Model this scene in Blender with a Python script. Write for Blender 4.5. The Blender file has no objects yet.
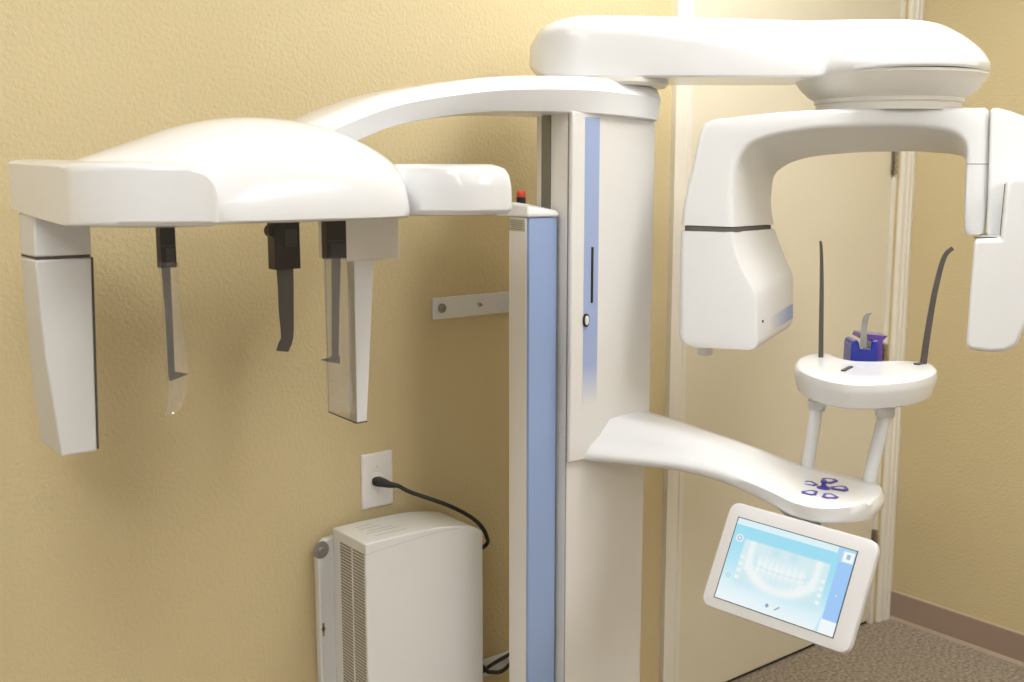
import bpy, bmesh, math, random
from mathutils import Vector, Matrix
random.seed(4)
S = bpy.context.scene
COL = S.collection

# ------------------------------------------------------------------ camera
# room axes: back wall is y = 0 (room at y < 0), right wall is x = 0 (room at x < 0), floor z = 0
FPX = 1095.0
PITCH = math.atan(171 / FPX)
YAW = math.radians(51.6)
F = Vector((math.cos(YAW) * math.cos(PITCH), math.sin(YAW) * math.cos(PITCH), -math.sin(PITCH)))
R = Vector((math.sin(YAW), -math.cos(YAW), 0))
U = R.cross(F)
C = Vector((-3.193, -1.979, 1.5))
cd = bpy.data.cameras.new('camera'); cam = bpy.data.objects.new('camera', cd); COL.objects.link(cam)
cd.sensor_width = 36; cd.lens = 36 * FPX / 1024; cd.clip_start = 0.05
cd.dof.use_dof = True; cd.dof.focus_distance = 2.15; cd.dof.aperture_fstop = 5.6
cam.matrix_world = Matrix.Translation(C) @ Matrix((R, U, -F)).transposed().to_4x4()
S.camera = cam
S.view_settings.view_transform = 'Standard'; S.view_settings.look = 'None'
S.view_settings.exposure = 0.0; S.view_settings.gamma = 1; S.view_settings.use_curve_mapping = False
w = bpy.data.worlds.new('world'); S.world = w; w.use_nodes = True
w.node_tree.nodes['Background'].inputs[0].default_value = (1, .97, .92, 1)
w.node_tree.nodes['Background'].inputs[1].default_value = 0.3

PANEL_POWER = 12.6
PANELS = [(-1.3, -.9, .6), (-1.3, -2.9, .6), (-4.0, -2.3, .6), (-3.15, -1.0, .3)]   # x, y, half length; the last is an added fill panel
ROOM_X0, ROOM_Y0, ROOM_H = -5.2, -4.4, 2.6


# measured points of the place: a view ray meets a plane of the room
def ray(x, y): return F + R * ((x - 512) / FPX) - U * ((y - 341) / FPX)
def atY(x, y, Y): r = ray(x, y); return C + r * ((Y - C.y) / r.y)
def atX(x, y, X): r = ray(x, y); return C + r * ((X - C.x) / r.x)
def atZ(x, y, Z): r = ray(x, y); return C + r * ((Z - C.z) / r.z)
def atD(x, y, D): return C + ray(x, y) * D


# ------------------------------------------------------------------ materials
def mat(name, col, rough=.5, metal=0., coat=0., emit=None, es=0., trans=0., spec=.5):
    m = bpy.data.materials.new(name); m.use_nodes = True
    b = m.node_tree.nodes['Principled BSDF']
    b.inputs['Base Color'].default_value = (*col, 1); b.inputs['Roughness'].default_value = rough
    b.inputs['Metallic'].default_value = metal; b.inputs['Coat Weight'].default_value = coat
    b.inputs['Coat Roughness'].default_value = .06
    b.inputs['Specular IOR Level'].default_value = spec
    if emit: b.inputs['Emission Color'].default_value = (*emit, 1); b.inputs['Emission Strength'].default_value = es
    b.inputs['Transmission Weight'].default_value = trans
    return m

def noisy(m, scale, c1, c2, bump=0., bscale=None, dist=.002, lo=.35, hi=.65, detail=3):
    nt = m.node_tree; b = nt.nodes['Principled BSDF']
    g = nt.nodes.new('ShaderNodeNewGeometry')
    n = nt.nodes.new('ShaderNodeTexNoise'); n.inputs['Scale'].default_value = scale; n.inputs['Detail'].default_value = detail
    nt.links.new(g.outputs['Position'], n.inputs['Vector'])
    r = nt.nodes.new('ShaderNodeValToRGB'); e = r.color_ramp.elements
    e[0].position = lo; e[1].position = hi; e[0].color = (*c1, 1); e[1].color = (*c2, 1)
    nt.links.new(n.outputs['Fac'], r.inputs[0]); nt.links.new(r.outputs[0], b.inputs['Base Color'])
    if bump:
        n2 = nt.nodes.new('ShaderNodeTexNoise'); n2.inputs['Scale'].default_value = bscale or scale; n2.inputs['Detail'].default_value = 2
        nt.links.new(g.outputs['Position'], n2.inputs['Vector'])
        bp = nt.nodes.new('ShaderNodeBump'); bp.inputs['Strength'].default_value = bump; bp.inputs['Distance'].default_value = dist
        nt.links.new(n2.outputs['Fac'], bp.inputs['Height']); nt.links.new(bp.outputs[0], b.inputs['Normal'])
    return m

M = {}
M['wall'] = noisy(mat('yellow_textured_paint', (.6, .44, .19), .55), 2.0, (.645, .535, .305), (.67, .56, .325), .55, 120, .004)
M['wall2'] = noisy(mat('pale_paint', (.8, .79, .76), .6), 2.0, (.78, .77, .74), (.80, .79, .76), .5, 95, .003)
M['ceil'] = noisy(mat('ceiling_paint', (.85, .84, .8), .8), 40, (.83, .82, .78), (.86, .85, .82))
M['carpet'] = noisy(mat('carpet', (.2, .16, .12), .95, spec=.1), 95, (.21, .165, .125), (.56, .49, .40), .7, 160, .003, .3, .75, 5)
M['base'] = noisy(mat('vinyl_base', (.3, .22, .17), .45), 3, (.36, .265, .205), (.39, .29, .225))
M['base_light'] = mat('base_lip', (.66, .54, .42), .5)
M['door'] = noisy(mat('door_paint', (.7, .62, .45), .35), 1.5, (.80, .74, .58), (.83, .77, .61))
M['trim'] = mat('trim_paint', (.86, .82, .72), .35)
M['dark'] = mat('dark_gap', (.02, .018, .015), .8)
M['hinge'] = mat('brushed_nickel', (.42, .38, .32), .35, 1)
M['white'] = mat('gloss_white_plastic', (.80, .81, .82), .28, coat=.6)
M['ivory'] = mat('ivory_plastic', (.72, .725, .72), .32, coat=.15)
M['panel'] = mat('painted_steel_white', (.80, .785, .75), .38)
M['warmwhite'] = mat('warm_white_plastic', (.82, .80, .74), .35)
M['boxw'] = mat('box_white_plastic', (.80, .80, .78), .42)
M['steel'] = mat('zinc_steel', (.42, .42, .41), .33, 1)
M['greyslot'] = mat('grey_channel', (.22, .22, .19), .4, .5)
M['blue'] = mat('blue_stripe', (.30, .42, .72), .4)
M['black'] = noisy(mat('black_plastic', (.015, .014, .014), .35), 30, (.012, .011, .011), (.03, .026, .024))
M['brownblack'] = mat('dark_smoked_plastic', (.022, .015, .013), .3)
M['smoke'] = mat('smoke_grey', (.045, .042, .042), .35)
M['cord'] = mat('black_rubber', (.02, .02, .022), .45)
M['red'] = mat('red_plastic', (.65, .07, .03), .4)
M['purple'] = mat('violet_print', (.07, .05, .33), .4)
M['lilac'] = mat('lilac_print', (.45, .43, .68), .4)
M['seam'] = mat('seam_shadow_gap', (.10, .09, .08), .7)
M['label'] = mat('label_paper', (.48, .45, .36), .6)
M['ink'] = mat('label_ink', (.14, .13, .10), .6)
M['blueblock'] = mat('blue_acrylic', (.015, .035, .42), .08, coat=.6, trans=.35)
M['violetblock'] = mat('violet_acrylic', (.10, .04, .26), .15, coat=.5)
M['outlet'] = mat('outlet_white', (.86, .84, .82), .35)
M['light'] = mat('light_diffuser', (1, 1, 1), .5, emit=(.99, .985, .985), es=PANEL_POWER)
M['bezel'] = mat('bezel_white', (.76, .76, .77), .35, coat=.2)
M['greyrod'] = mat('grey_rod', (.08, .07, .062), .32)
M['softseam'] = mat('soft_grey_seam', (.36, .35, .32), .6)

def clear(name, tint, alpha, rough=.08):
    m = bpy.data.materials.new(name); m.use_nodes = True; nt = m.node_tree
    for n in list(nt.nodes): nt.nodes.remove(n)
    o = nt.nodes.new('ShaderNodeOutputMaterial'); t = nt.nodes.new('ShaderNodeBsdfTransparent'); t.inputs[0].default_value = (*tint, 1)
    g = nt.nodes.new('ShaderNodeBsdfGlossy'); g.inputs['Roughness'].default_value = rough; g.inputs['Color'].default_value = (.95, .95, .95, 1)
    d = nt.nodes.new('ShaderNodeBsdfDiffuse'); d.inputs[0].default_value = (.85, .83, .8, 1)
    m1 = nt.nodes.new('ShaderNodeMixShader'); m1.inputs[0].default_value = .5
    nt.links.new(g.outputs[0], m1.inputs[1]); nt.links.new(d.outputs[0], m1.inputs[2])
    m2 = nt.nodes.new('ShaderNodeMixShader'); m2.inputs[0].default_value = alpha
    nt.links.new(t.outputs[0], m2.inputs[1]); nt.links.new(m1.outputs[0], m2.inputs[2]); nt.links.new(m2.outputs[0], o.inputs[0])
    return m
M['bag'] = clear('thin_plastic_film', (.97, .97, .96), .14, .10)
M['acrylic'] = clear('clear_acrylic', (.90, .89, .87), .15, .05)

def gradient_z(name, c_top, c_bot, z0, z1, rough=.4):
    """print that fades from c_bot (below z0) to c_top (above z1)"""
    m = mat(name, c_top, rough); nt = m.node_tree
    g = nt.nodes.new('ShaderNodeNewGeometry'); s = nt.nodes.new('ShaderNodeSeparateXYZ'); nt.links.new(g.outputs['Position'], s.inputs[0])
    mr = nt.nodes.new('ShaderNodeMapRange'); mr.inputs[1].default_value = z0; mr.inputs[2].default_value = z1
    nt.links.new(s.outputs[2], mr.inputs[0])
    r = nt.nodes.new('ShaderNodeValToRGB'); r.color_ramp.elements[0].color = (*c_bot, 1); r.color_ramp.elements[1].color = (*c_top, 1)
    nt.links.new(mr.outputs[0], r.inputs[0]); nt.links.new(r.outputs[0], nt.nodes['Principled BSDF'].inputs['Base Color'])
    return m

# ------------------------------------------------------------------ mesh helpers
def obj(name, verts, faces, m, parent=None, smooth=None, bevel=0., seg=3, bang=30, mats=None, fm=None, sub=0):
    org = Vector((0, 0, 0)); p = parent
    while p is not None: org += p.location; p = p.parent
    me = bpy.data.meshes.new(name)
    me.from_pydata([tuple(Vector(v) - org) for v in verts], [], faces)
    me.validate()
    bm = bmesh.new(); bm.from_mesh(me); bmesh.ops.recalc_face_normals(bm, faces=bm.faces); bm.to_mesh(me); bm.free()
    for q in (mats or [m]): me.materials.append(q)
    if fm:
        for i, f in enumerate(me.polygons): f.material_index = fm[i]
    o = bpy.data.objects.new(name, me); COL.objects.link(o); o.parent = parent
    if smooth is not None:
        me.shade_smooth(); me.set_sharp_from_angle(angle=math.radians(smooth))
    if sub:
        md = o.modifiers.new('sub', 'SUBSURF'); md.levels = sub; md.render_levels = sub
    if bevel:
        md = o.modifiers.new('bevel', 'BEVEL'); md.width = bevel; md.segments = seg; md.limit_method = 'ANGLE'; md.angle_limit = math.radians(bang)
        md.harden_normals = False
        me.shade_smooth(); me.set_sharp_from_angle(angle=math.radians(60))
        md2 = o.modifiers.new('wn', 'WEIGHTED_NORMAL'); md2.keep_sharp = False
    return o

class MB:
    def __init__(s): s.v = []; s.f = []; s.m = []
    def add(s, v, f, mi=0):
        k = len(s.v); s.v += [Vector(p) for p in v]; s.f += [tuple(i + k for i in q) for q in f]; s.m += [mi] * len(f); return s
    def box(s, a, b, mi=0):
        x0, y0, z0 = a; x1, y1, z1 = b
        return s.add([(x0, y0, z0), (x1, y0, z0), (x1, y1, z0), (x0, y1, z0), (x0, y0, z1), (x1, y0, z1), (x1, y1, z1), (x0, y1, z1)],
                     [(0, 3, 2, 1), (4, 5, 6, 7), (0, 1, 5, 4), (1, 2, 6, 5), (2, 3, 7, 6), (3, 0, 4, 7)], mi)
    def loft(s, rings, mi=0, cap=True):
        n = len(rings[0]); v = [p for r in rings for p in r]; f = []
        for i in range(len(rings) - 1):
            for j in range(n):
                a = i * n + j; b = i * n + (j + 1) % n
                f.append((a, b, b + n, a + n))
        if cap: f.append(tuple(range(n))[::-1]); f.append(tuple(range((len(rings) - 1) * n, len(rings) * n)))
        return s.add(v, f, mi)
    def tube(s, pts, r, n=14, mi=0):
        pts = [Vector(p) for p in pts]; rings = []
        up = Vector((0, 0, 1))
        for i, p in enumerate(pts):
            t = (pts[min(i + 1, len(pts) - 1)] - pts[max(i - 1, 0)]).normalized()
            a = t.cross(up); a = a.normalized() if a.length > 1e-3 else Vector((1, 0, 0))
            if i and a.dot(pa) < 0: a = -a
            pa = a; b = a.cross(t).normalized(); rr = r[i] if isinstance(r, (list, tuple)) else r
            rings.append([p + (a * math.cos(k * 2 * math.pi / n) + b * math.sin(k * 2 * math.pi / n)) * rr for k in range(n)])
        return s.loft(rings, mi)
    def build(s, name, m, parent=None, **k):
        ms = m if isinstance(m, list) else None
        return obj(name, s.v, s.f, None if ms else m, parent, mats=ms, fm=s.m if ms else None, **k)

def disc(c, axis, r0, r1, h, n=28, rings=None):
    """rings of a turned shape round axis; profile list of (radius, height)"""
    axis = Vector(axis).normalized(); a = axis.orthogonal().normalized(); b = axis.cross(a)
    prof = rings or [(r0, 0), (r1, h)]
    return [[Vector(c) + axis * z + (a * math.cos(k * 2 * math.pi / n) + b * math.sin(k * 2 * math.pi / n)) * r for k in range(n)] for r, z in prof]

def spline(pts, n=8):
    pts = [Vector(p) for p in pts]; out = []
    for i in range(len(pts) - 1):
        p0 = pts[max(i - 1, 0)]; p1 = pts[i]; p2 = pts[i + 1]; p3 = pts[min(i + 2, len(pts) - 1)]
        for k in range(n):
            t = k / n
            out.append(.5 * ((2 * p1) + (p2 - p0) * t + (2 * p0 - 5 * p1 + 4 * p2 - p3) * t * t + (3 * p1 - p0 - 3 * p2 + p3) * t ** 3))
    out.append(pts[-1]); return out

def interp(xs, ys, x):
    if x <= xs[0]: return ys[0]
    for i in range(len(xs) - 1):
        if x <= xs[i + 1]:
            t = (x - xs[i]) / (xs[i + 1] - xs[i])
            m0 = (ys[i + 1] - ys[i - 1]) / (xs[i + 1] - xs[i - 1]) if i else (ys[1] - ys[0]) / (xs[1] - xs[0])
            m1 = (ys[i + 2] - ys[i]) / (xs[i + 2] - xs[i]) if i + 2 < len(xs) else (ys[i + 1] - ys[i]) / (xs[i + 1] - xs[i])
            d = (ys[i + 1] - ys[i]) / (xs[i + 1] - xs[i])
            if d == 0: m0 = m1 = 0
            else:
                m0 = 0 if m0 * d <= 0 else max(-3 * abs(d), min(3 * abs(d), m0)); m1 = 0 if m1 * d <= 0 else max(-3 * abs(d), min(3 * abs(d), m1))
            h = xs[i + 1] - xs[i]
            return (2 * t ** 3 - 3 * t * t + 1) * ys[i] + (t ** 3 - 2 * t * t + t) * h * m0 + (-2 * t ** 3 + 3 * t * t) * ys[i + 1] + (t ** 3 - t * t) * h * m1
    return ys[-1]

def sring(c, A, B, a, b, e=4., n=40):
    """superellipse ring, half sizes a along A and b along B, exponent e"""
    out = []
    for k in range(n):
        t = 2 * math.pi * k / n; ct, st = math.cos(t), math.sin(t)
        out.append(Vector(c) + A * (a * math.copysign(abs(ct) ** (2 / e), ct)) + B * (b * math.copysign(abs(st) ** (2 / e), st)))
    return out

def tag(o, label=None, cat=None, group=None, kind=None):
    if label: o['label'] = label
    if cat: o['category'] = cat
    if group: o['group'] = group
    if kind: o['kind'] = kind
    return o

def thing(name, loc, label, cat, group=None):
    o = bpy.data.objects.new(name, None); COL.objects.link(o); o.location = loc; o.empty_display_size = .05
    return tag(o, label, cat, group)

def struct(o): o['kind'] = 'structure'; return o

X, Y, Z = Vector((1, 0, 0)), Vector((0, 1, 0)), Vector((0, 0, 1))

# ------------------------------------------------------------------ the room
DX0, DX1, DH = -1.045, -0.085, 2.05          # door opening
T = .12
struct(MB().box((ROOM_X0 - T, ROOM_Y0 - T, -.1), (T, T, 0)).build('floor', M['carpet']))
struct(MB().box((ROOM_X0 - T, ROOM_Y0 - T, ROOM_H), (T, T, ROOM_H + .1)).build('ceiling', M['ceil']))
struct(MB().box((ROOM_X0 - T, 0, 0), (DX0, T, ROOM_H)).box((DX0, 0, DH), (DX1, T, ROOM_H)).box((DX1, 0, 0), (T, T, ROOM_H))
       .build('wall_back', M['wall']))
struct(MB().box((0, ROOM_Y0 - T, 0), (T, 0, ROOM_H)).build('wall_right', M['wall']))
struct(MB().box((ROOM_X0 - T, ROOM_Y0 - T, 0), (ROOM_X0, 0, ROOM_H)).build('wall_left', M['wall2']))
struct(MB().box((ROOM_X0, ROOM_Y0 - T, 0), (0, ROOM_Y0, ROOM_H)).build('wall_front', M['wall2']))
# baseboards: taupe vinyl with a pale top lip and a pale line of caulk at the carpet
def baseboard(name, a, b, n):
    a = Vector(a); b = Vector(b); n = Vector(n); mb = MB()
    for z0, z1, t, mi in ((0, .012, .010, 1), (.012, .097, .007, 0), (.097, .101, .005, 1)):
        q = [a, b, b + n * t, a + n * t]
        mb.add([p + Z * z0 for p in q] + [p + Z * z1 for p in q], [(0, 3, 2, 1), (4, 5, 6, 7), (0, 1, 5, 4), (1, 2, 6, 5), (2, 3, 7, 6), (3, 0, 4, 7)], mi)
    return struct(mb.build(name, [M['base'], M['base_light']]))
baseboard('baseboard_right', (0, 0, 0), (0, ROOM_Y0, 0), (-1, 0, 0))
baseboard('baseboard_back', (ROOM_X0, 0, 0), (-1.106, 0, 0), (0, -1, 0))
baseboard('baseboard_left', (ROOM_X0, ROOM_Y0, 0), (ROOM_X0, 0, 0), (1, 0, 0))
baseboard('baseboard_front', (ROOM_X0, ROOM_Y0, 0), (0, ROOM_Y0, 0), (0, 1, 0))
# door casing (moulded) and leaf
def casing(x0, x1, prof):
    # prof: (t from outer edge 0..1, depth) steps
    mb = MB(); sgn = x1 - x0
    ring = [(x0, .002)] + [(x0 + sgn * t, -d) for t, d in prof] + [(x1, .002)]
    mb.loft([[Vector((x, y, z)) for x, y in ring] for z in (0, DH + .06)])
    return mb
PR = [(0, .016), (.28, .019), (.30, .016), (.52, .016), (.56, .010), (.74, .010), (.78, .013), (.92, .013), (1, .006)]
struct(casing(-1.106, DX0 + .004, PR).build('trim_1', M['trim']))
struct(casing(-.001, DX1 + .02, PR).build('trim_2', M['trim']))
struct(MB().box((-1.106, -.016, DH), (-.001, .002, DH + .06)).build('trim_3', M['trim'], bevel=.003))
jamb = struct(MB().box((DX0, -.004, 0), (DX0 + .014, .11, DH)).box((DX1 - .014, -.004, 0), (DX1, .11, DH)).box((DX0, -.004, DH - .014), (DX1, .11, DH))
              .build('trim_4', M['trim'], bevel=.001))
door = struct(MB().box((DX0 + .017, .004, .012), (DX1 - .017, .044, DH - .018)).build('door_1', M['door'], bevel=.002))
struct(MB().box((DX0, .06, 0), (DX1, .075, DH)).box((DX0 + .015, .012, .0005), (DX1 - .015, .06, .011)).build('door_gap_shade', M['dark']))  # dark sheet behind the leaf and strip under it paint the gap's shade
for hz in (.285, .905, 1.53, 1.86)[:3]:
    hx = DX1 - .016
    mb = MB().box((hx - .010, -.003, hz - .045), (hx + .012, .002, hz + .045))
    for k in range(5):
        zz = hz - .045 + k * .018
        mb.loft(disc((hx, -.008, zz + .001), Z, 0, 0, 0, 14, [(.0055, 0), (.007, .001), (.007, .015), (.0055, .016)]))
    mb.build('hinge', M['hinge'], door, smooth=40)

# ceiling troffers, the room's lamps plus one small square panel added as fill light
for i, (x, y, hl) in enumerate(PANELS):
    pos = ['in front of the door', 'nearest the right wall', 'above the viewer toward the left wall', 'small and square, added as fill light above the left end of the machine'][i]
    t = thing('ceiling_light', (x, y, ROOM_H), 'white framed fluorescent ceiling panel ' + pos, 'ceiling light', 'ceiling lights')
    mb = MB()
    for a, b in (((-.32, -hl - .02), (.32, -hl + .01)), ((-.32, hl - .01), (.32, hl + .02)), ((-.32, -hl + .01), (-.29, hl - .01)), ((.29, -hl + .01), (.32, hl - .01))):
        mb.box((x + a[0], y + a[1], ROOM_H - .02), (x + b[0], y + b[1], ROOM_H))
    mb.build('frame', M['ceil'], t)
    MB().box((x - .29, y - hl + .01, ROOM_H - .012), (x + .29, y + hl - .01, ROOM_H - .004)).build('diffuser', M['light'], t)

# ------------------------------------------------------------------ the x-ray machine
XL, XR = -1.755, -1.522                       # column sides
mach = thing('panoramic_xray_machine', (-1.64, -.27, 0),
             'white dental panoramic x-ray machine with blue stripes, swing arms and tilted touch screen', 'x-ray machine')
# fixed column
TOPZ = atY(600, 112, -.35).z + .001
CARZ = atY(575, 462, -.35).z
col = MB().box((XL + .001, -.341, .02), (XR - .002, -.241, TOPZ)).build('column', M['panel'], mach, bevel=.006, seg=2)
MB().box((XL - .02, -.42, 0), (XR + .02, -.08, .022)).build('floor_plate', M['panel'], col, bevel=.005)
MB().box((XL - .0015, -.289, .3), (XL + .004, -.262, TOPZ - .001)).build('guide_channel', M['greyslot'], col)

# moving carriage
car = MB().box((XL + .001, -.352, CARZ), (XR, -.3405, TOPZ)).build('carriage', M['panel'], mach, bevel=.005, seg=3)
sz0 = atY(590, 405, -.35).z; sz1 = atY(590, 365, -.35).z
grad = gradient_z('blue_stripe_fading', (.37, .455, .70), (.80, .785, .75), sz0, sz1)
MB().box((-1.720, -.3524, sz0 - .01), (-1.681, -.348, TOPZ - .012)).build('accent_stripe', grad, car)
tag(car.children[0] if car.children else car)
MB().box((XL + .0004, -.3412, .03), (XL + .0025, -.3400, TOPZ)).build('seam', M['softseam'], car)
MB().box((-1.7005, -.3545, 1.234), (-1.6955, -.349, 1.347)).build('card_slot', M['dark'], car, bevel=.0008)
p = Vector((-1.714, -.3545, 1.2))
mb = MB(); mb.loft([sring(p + Y * q, X, Z, .0075, .0135, 2.4, 24) for q in (.004, -.001)], 1)
mb.loft([sring(p + X * .0 + Y * q, X, Z, .0045 * s, .0095 * s, 2.2, 20) for q, s in ((.002, 1), (-.003, 1), (-.004, .7))], 0)
mb.build('power_switch', [M['white'], M['black']], car, smooth=40)
# side post with its blue cover
PX0, PX1, PYF, PYB = -1.839, -1.766, -.32, -.258
PTZ = atY(545, 217, PYF).z
post = MB().box((PX0, PYF + .004, .0), (PX1, PYB, PTZ)).build('side_post', M['panel'], mach, bevel=.005)
MB().box((PX0 + .002, PYF - .002, .02), (PX1 + .001, PYF + .01, PTZ - .001)).build('blue_cover', mat('blue_cover_print', (.31, .42, .68), .38), post, bevel=.002)
capr = []
for z, g, sh in ((PTZ, .004, 0), (PTZ + .006, .006, 0), (PTZ + .016, .002, .002), (PTZ + .020, -.008, .008)):
    x0, x1, y0, y1 = PX0 - g * .8, PX1 + g * .6 - sh * 1.4, PYF - g, PYB + g + .03
    sl = .0
    up_ = .012 if z > PTZ + .01 else 0
    capr.append([Vector((x0, y0, z + up_ * .5)), Vector((x1, y0, z - up_ * .3)), Vector((x1, y1, z - up_ * .3)), Vector((x0, y1, z + up_))])
MB().loft(capr).build('post_cap', M['white'], post, bevel=.006, seg=3)
ep = atX(520.5, 203, PX0 + .018); ep = Vector((PX0 + .018, -.277, PTZ + .027))
mb = MB(); mb.loft(disc(ep, Z, 0, 0, 0, 24, [(.0095, -.004), (.0095, .011), (.008, .012)]), 1)
mb.loft(disc(ep + Z * .011, Z, 0, 0, 0, 24, [(.0085, 0), (.0095, .002), (.0095, .010), (.008, .013)]), 0)
mb.build('emergency_stop', [M['red'], M['black']], post, smooth=50)
mb = MB(); lx = PX0 - .0008
y0, y1 = atX(509, 225, lx).y, atX(526, 225, lx).y; zt, zb = atX(515, 219, lx).z, atX(515, 231, lx).z
mb.box((lx, y1 + .004, zb), (lx + .001, y0, zt), 0)
for k in range(5):
    z_ = zt - (k + .8) * (zt - zb) / 6; mb.box((lx - .0004, y1 + .008 + .006 * random.random(), z_ - .0011), (lx + .0004, y0 - .004 - .008 * random.random(), z_), 1)
mb.build('rating_label', [M['label'], M['ink']], post)
# brackets to the wall
def bracket(x0, x1, z0, z1, bolts):
    mb = MB()
    ring = [(x0, -.001), (x0, -.008), (x1 - .004, -.008), (x1 - .004, -.245), (PX0 + .01, -.262), (PX0 + .01, -.268), (x1, -.250), (x1, -.001)]
    mb.box((x0, -.007, z0), (x1, -.0005, z1)).box((x1 - .006, -.30, z0 + .002), (x1, -.007, z1 - .002))
    b = mb.build('wall_bracket', M['white'], mach, bevel=.0025)
    for bx in bolts:
        zc = (z0 + z1) / 2; m2 = MB(); big = bx == bolts[0]
        s = 1 if big else .42
        m2.loft(disc((bx, -.007, zc), -Y, 0, 0, 0, 24, [(.0105 * s, 0), (.0105 * s, .002)]))
        m2.loft(disc((bx, -.009, zc), -Y, 0, 0, 0, 6 if big else 16, [(.0072 * s, 0), (.0072 * s, .005), (.0055 * s, .006)]))
        m2.build('bolt', M['steel'], b)
    return b
bx0 = atY(431.5, 308, 0).x; bx1 = atY(497, 305, 0).x
bracket(bx0, bx1 + .035, atY(433, 320, -.004).z, atY(431, 298, -.004).z, [atY(440, 309, 0).x, atY(478, 304.5, 0).x])
lzt = atY(497, 655, -.004).z
bracket(atY(470, 660, 0).x, bx1 + .035, lzt - .045, lzt, [atY(470, 660, 0).x + .02])

# ceph arm: long curved bar from the column top to the head on the left
AY = -.27
arm_top = [(651, 87), (640, 84), (600, 77.5), (560, 75), (500, 76), (450, 82), (400, 91), (360, 104), (320, 121), (280, 140)]
arm_h = [.073, .074, .076, .074, .068, .062, .060, .062, .062, .060]
ctr = [];
for (px, py), hh in zip(arm_top, arm_h):
    yc = AY - .04 * max(0, (520 - px)) / 240
    q = atY(px, py, yc - .07); ctr.append((Vector((q.x, yc, q.z - hh / 2)), hh))
pts = spline([c for c, _ in ctr], 6); hs = spline([Vector((h, 0, 0)) for _, h in ctr], 6)
mb = MB(); rings = []
for i, p_ in enumerate(pts):
    t = (pts[min(i + 1, len(pts) - 1)] - pts[max(i - 1, 0)]); t.y = 0; t.normalize()
    up = Vector((-t.z, 0, t.x)); up = up if up.z > 0 else -up
    wd = interp([0, 8, 20, len(pts)], [.098, .098, .088, .07], i)
    h2 = hs[i].x / 2
    ring = []; kb = max(0, min(1, (i - 12) / 12))
    # rounded section with a soft top chamfer and a sloping underside
    for a, b in ((-.99, .12), (-1, .24), (-.98, .34), (-.86, .80), (-.80, .92), (-.70, .98), (-.5, 1), (.5, 1), (.78, .88), (.93, .62), (1, .25), (1, -.75), (.92, -.97), (.6, -1.0), (.1, -1.0), (-.90 + .28 * kb, -.96 + .03 * kb), (-.97 + .23 * kb, -.88 + .02 * kb)):
        ring.append(p_ + Y * (a * wd) + up * (b * h2))
    rings.append(ring)
mb.loft(rings).build('ceph_arm', M['white'], mach, smooth=35, bevel=.0)

# cephalostat head
mb = MB()
domeP = [(60, 168), (85, 158), (130, 143), (180, 126), (215, 119), (250, 117.5), (300, 124), (340, 140), (375, 161), (397, 180), (408, 195), (416, 212)]
dl = [atY(x_, y_, -.36) for x_, y_ in domeP]
dx = [q.x for q in dl]; dz = [q.z for q in dl]
ZB = atY(300, 222.3, -.535).z; RIM = .016
x_s, x_e = dx[0], atY(424, 218, -.5).x
n = 44; rings = []
for i in range(n + 1):
    t = i / n; x_ = x_s + (x_e - x_s) * (1 - math.cos(math.pi * t)) / 2 if t < 1 else x_e
    u = (x_ - (x_s + x_e) / 2) / ((x_e - x_s) / 2)
    wd = .175 * max(0., 1 - abs(min(u, .9985)) ** (6 if u > 0 else 3)) ** (1 / 3.2) if u > -.9985 else .05
    wd = max(wd, .04)
    zt = interp(dx, dz, x_)
    zt = max(zt, ZB + RIM + .012); yc = -.36
    ring = [Vector((x_, yc - wd + .006, ZB)), Vector((x_, yc - wd, ZB + .004)), Vector((x_, yc - wd, ZB + RIM))]
    K = 20
    for k in range(1, K):
        a = math.pi * k / K
        ring.append(Vector((x_, yc - (wd - .004) * math.copysign(abs(math.cos(a)) ** .82, math.cos(a)), ZB + RIM + (zt - ZB - RIM) * math.sin(a) ** .9)))
    ring += [Vector((x_, yc + wd, ZB + RIM)), Vector((x_, yc + wd, ZB + .004)), Vector((x_, yc + wd - .006, ZB))]
    rings.append(ring)
head = mb.loft(rings).build('cephalostat_head', M['white'], mach, smooth=50)
# left wing
WXL = -2.739
zwt = atY(150, 162, -.57).z; zwb = ZB - .0005
mb = MB(); rings = []
xs_ = [WXL, WXL + .006, WXL + .016, WXL + .036, WXL + .07, WXL + .11, WXL + .127, WXL + .139, WXL + .150, WXL + .158, WXL + .1615]
tp = [.93, .97, .99, 1., 1, 1, .97, .90, .72, .48, .22]; yfw = [-.44, -.465, -.49, -.522, -.558, -.580, -.584, -.584, -.580, -.570, -.545]
xd = [WXL + (xs_[-1] - WXL) * (i / 34) for i in range(35)] + xs_[-3:-1]; xd = sorted(set(xd))
for x_, k, yf in [(x_, interp(xs_, tp, x_), interp(xs_, yfw, x_)) for x_ in xd]:
    yb = -.152; H = zwt - zwb; zt = zwb + H * k; sh = .004 if x_ < WXL + .002 else 0
    rear = atX(10, 162, WXL).z
    ring = []
    for a, b in ((0, .10), (0, .86), (.008, .93), (.03, .98), (.09, 1), (.5, 1), (1, 1), (1, .19), (.5, .07), (.06, 0), (.015, .03)):
        ring.append(Vector((x_, yf + (yb - yf) * a, zwb + (zt - zwb) * b + (.006 * a if b > .5 else 0))))
    rings.append(ring)
mb.loft(rings).build('side_housing', M['white'], head, smooth=42, bevel=.003)
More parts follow.
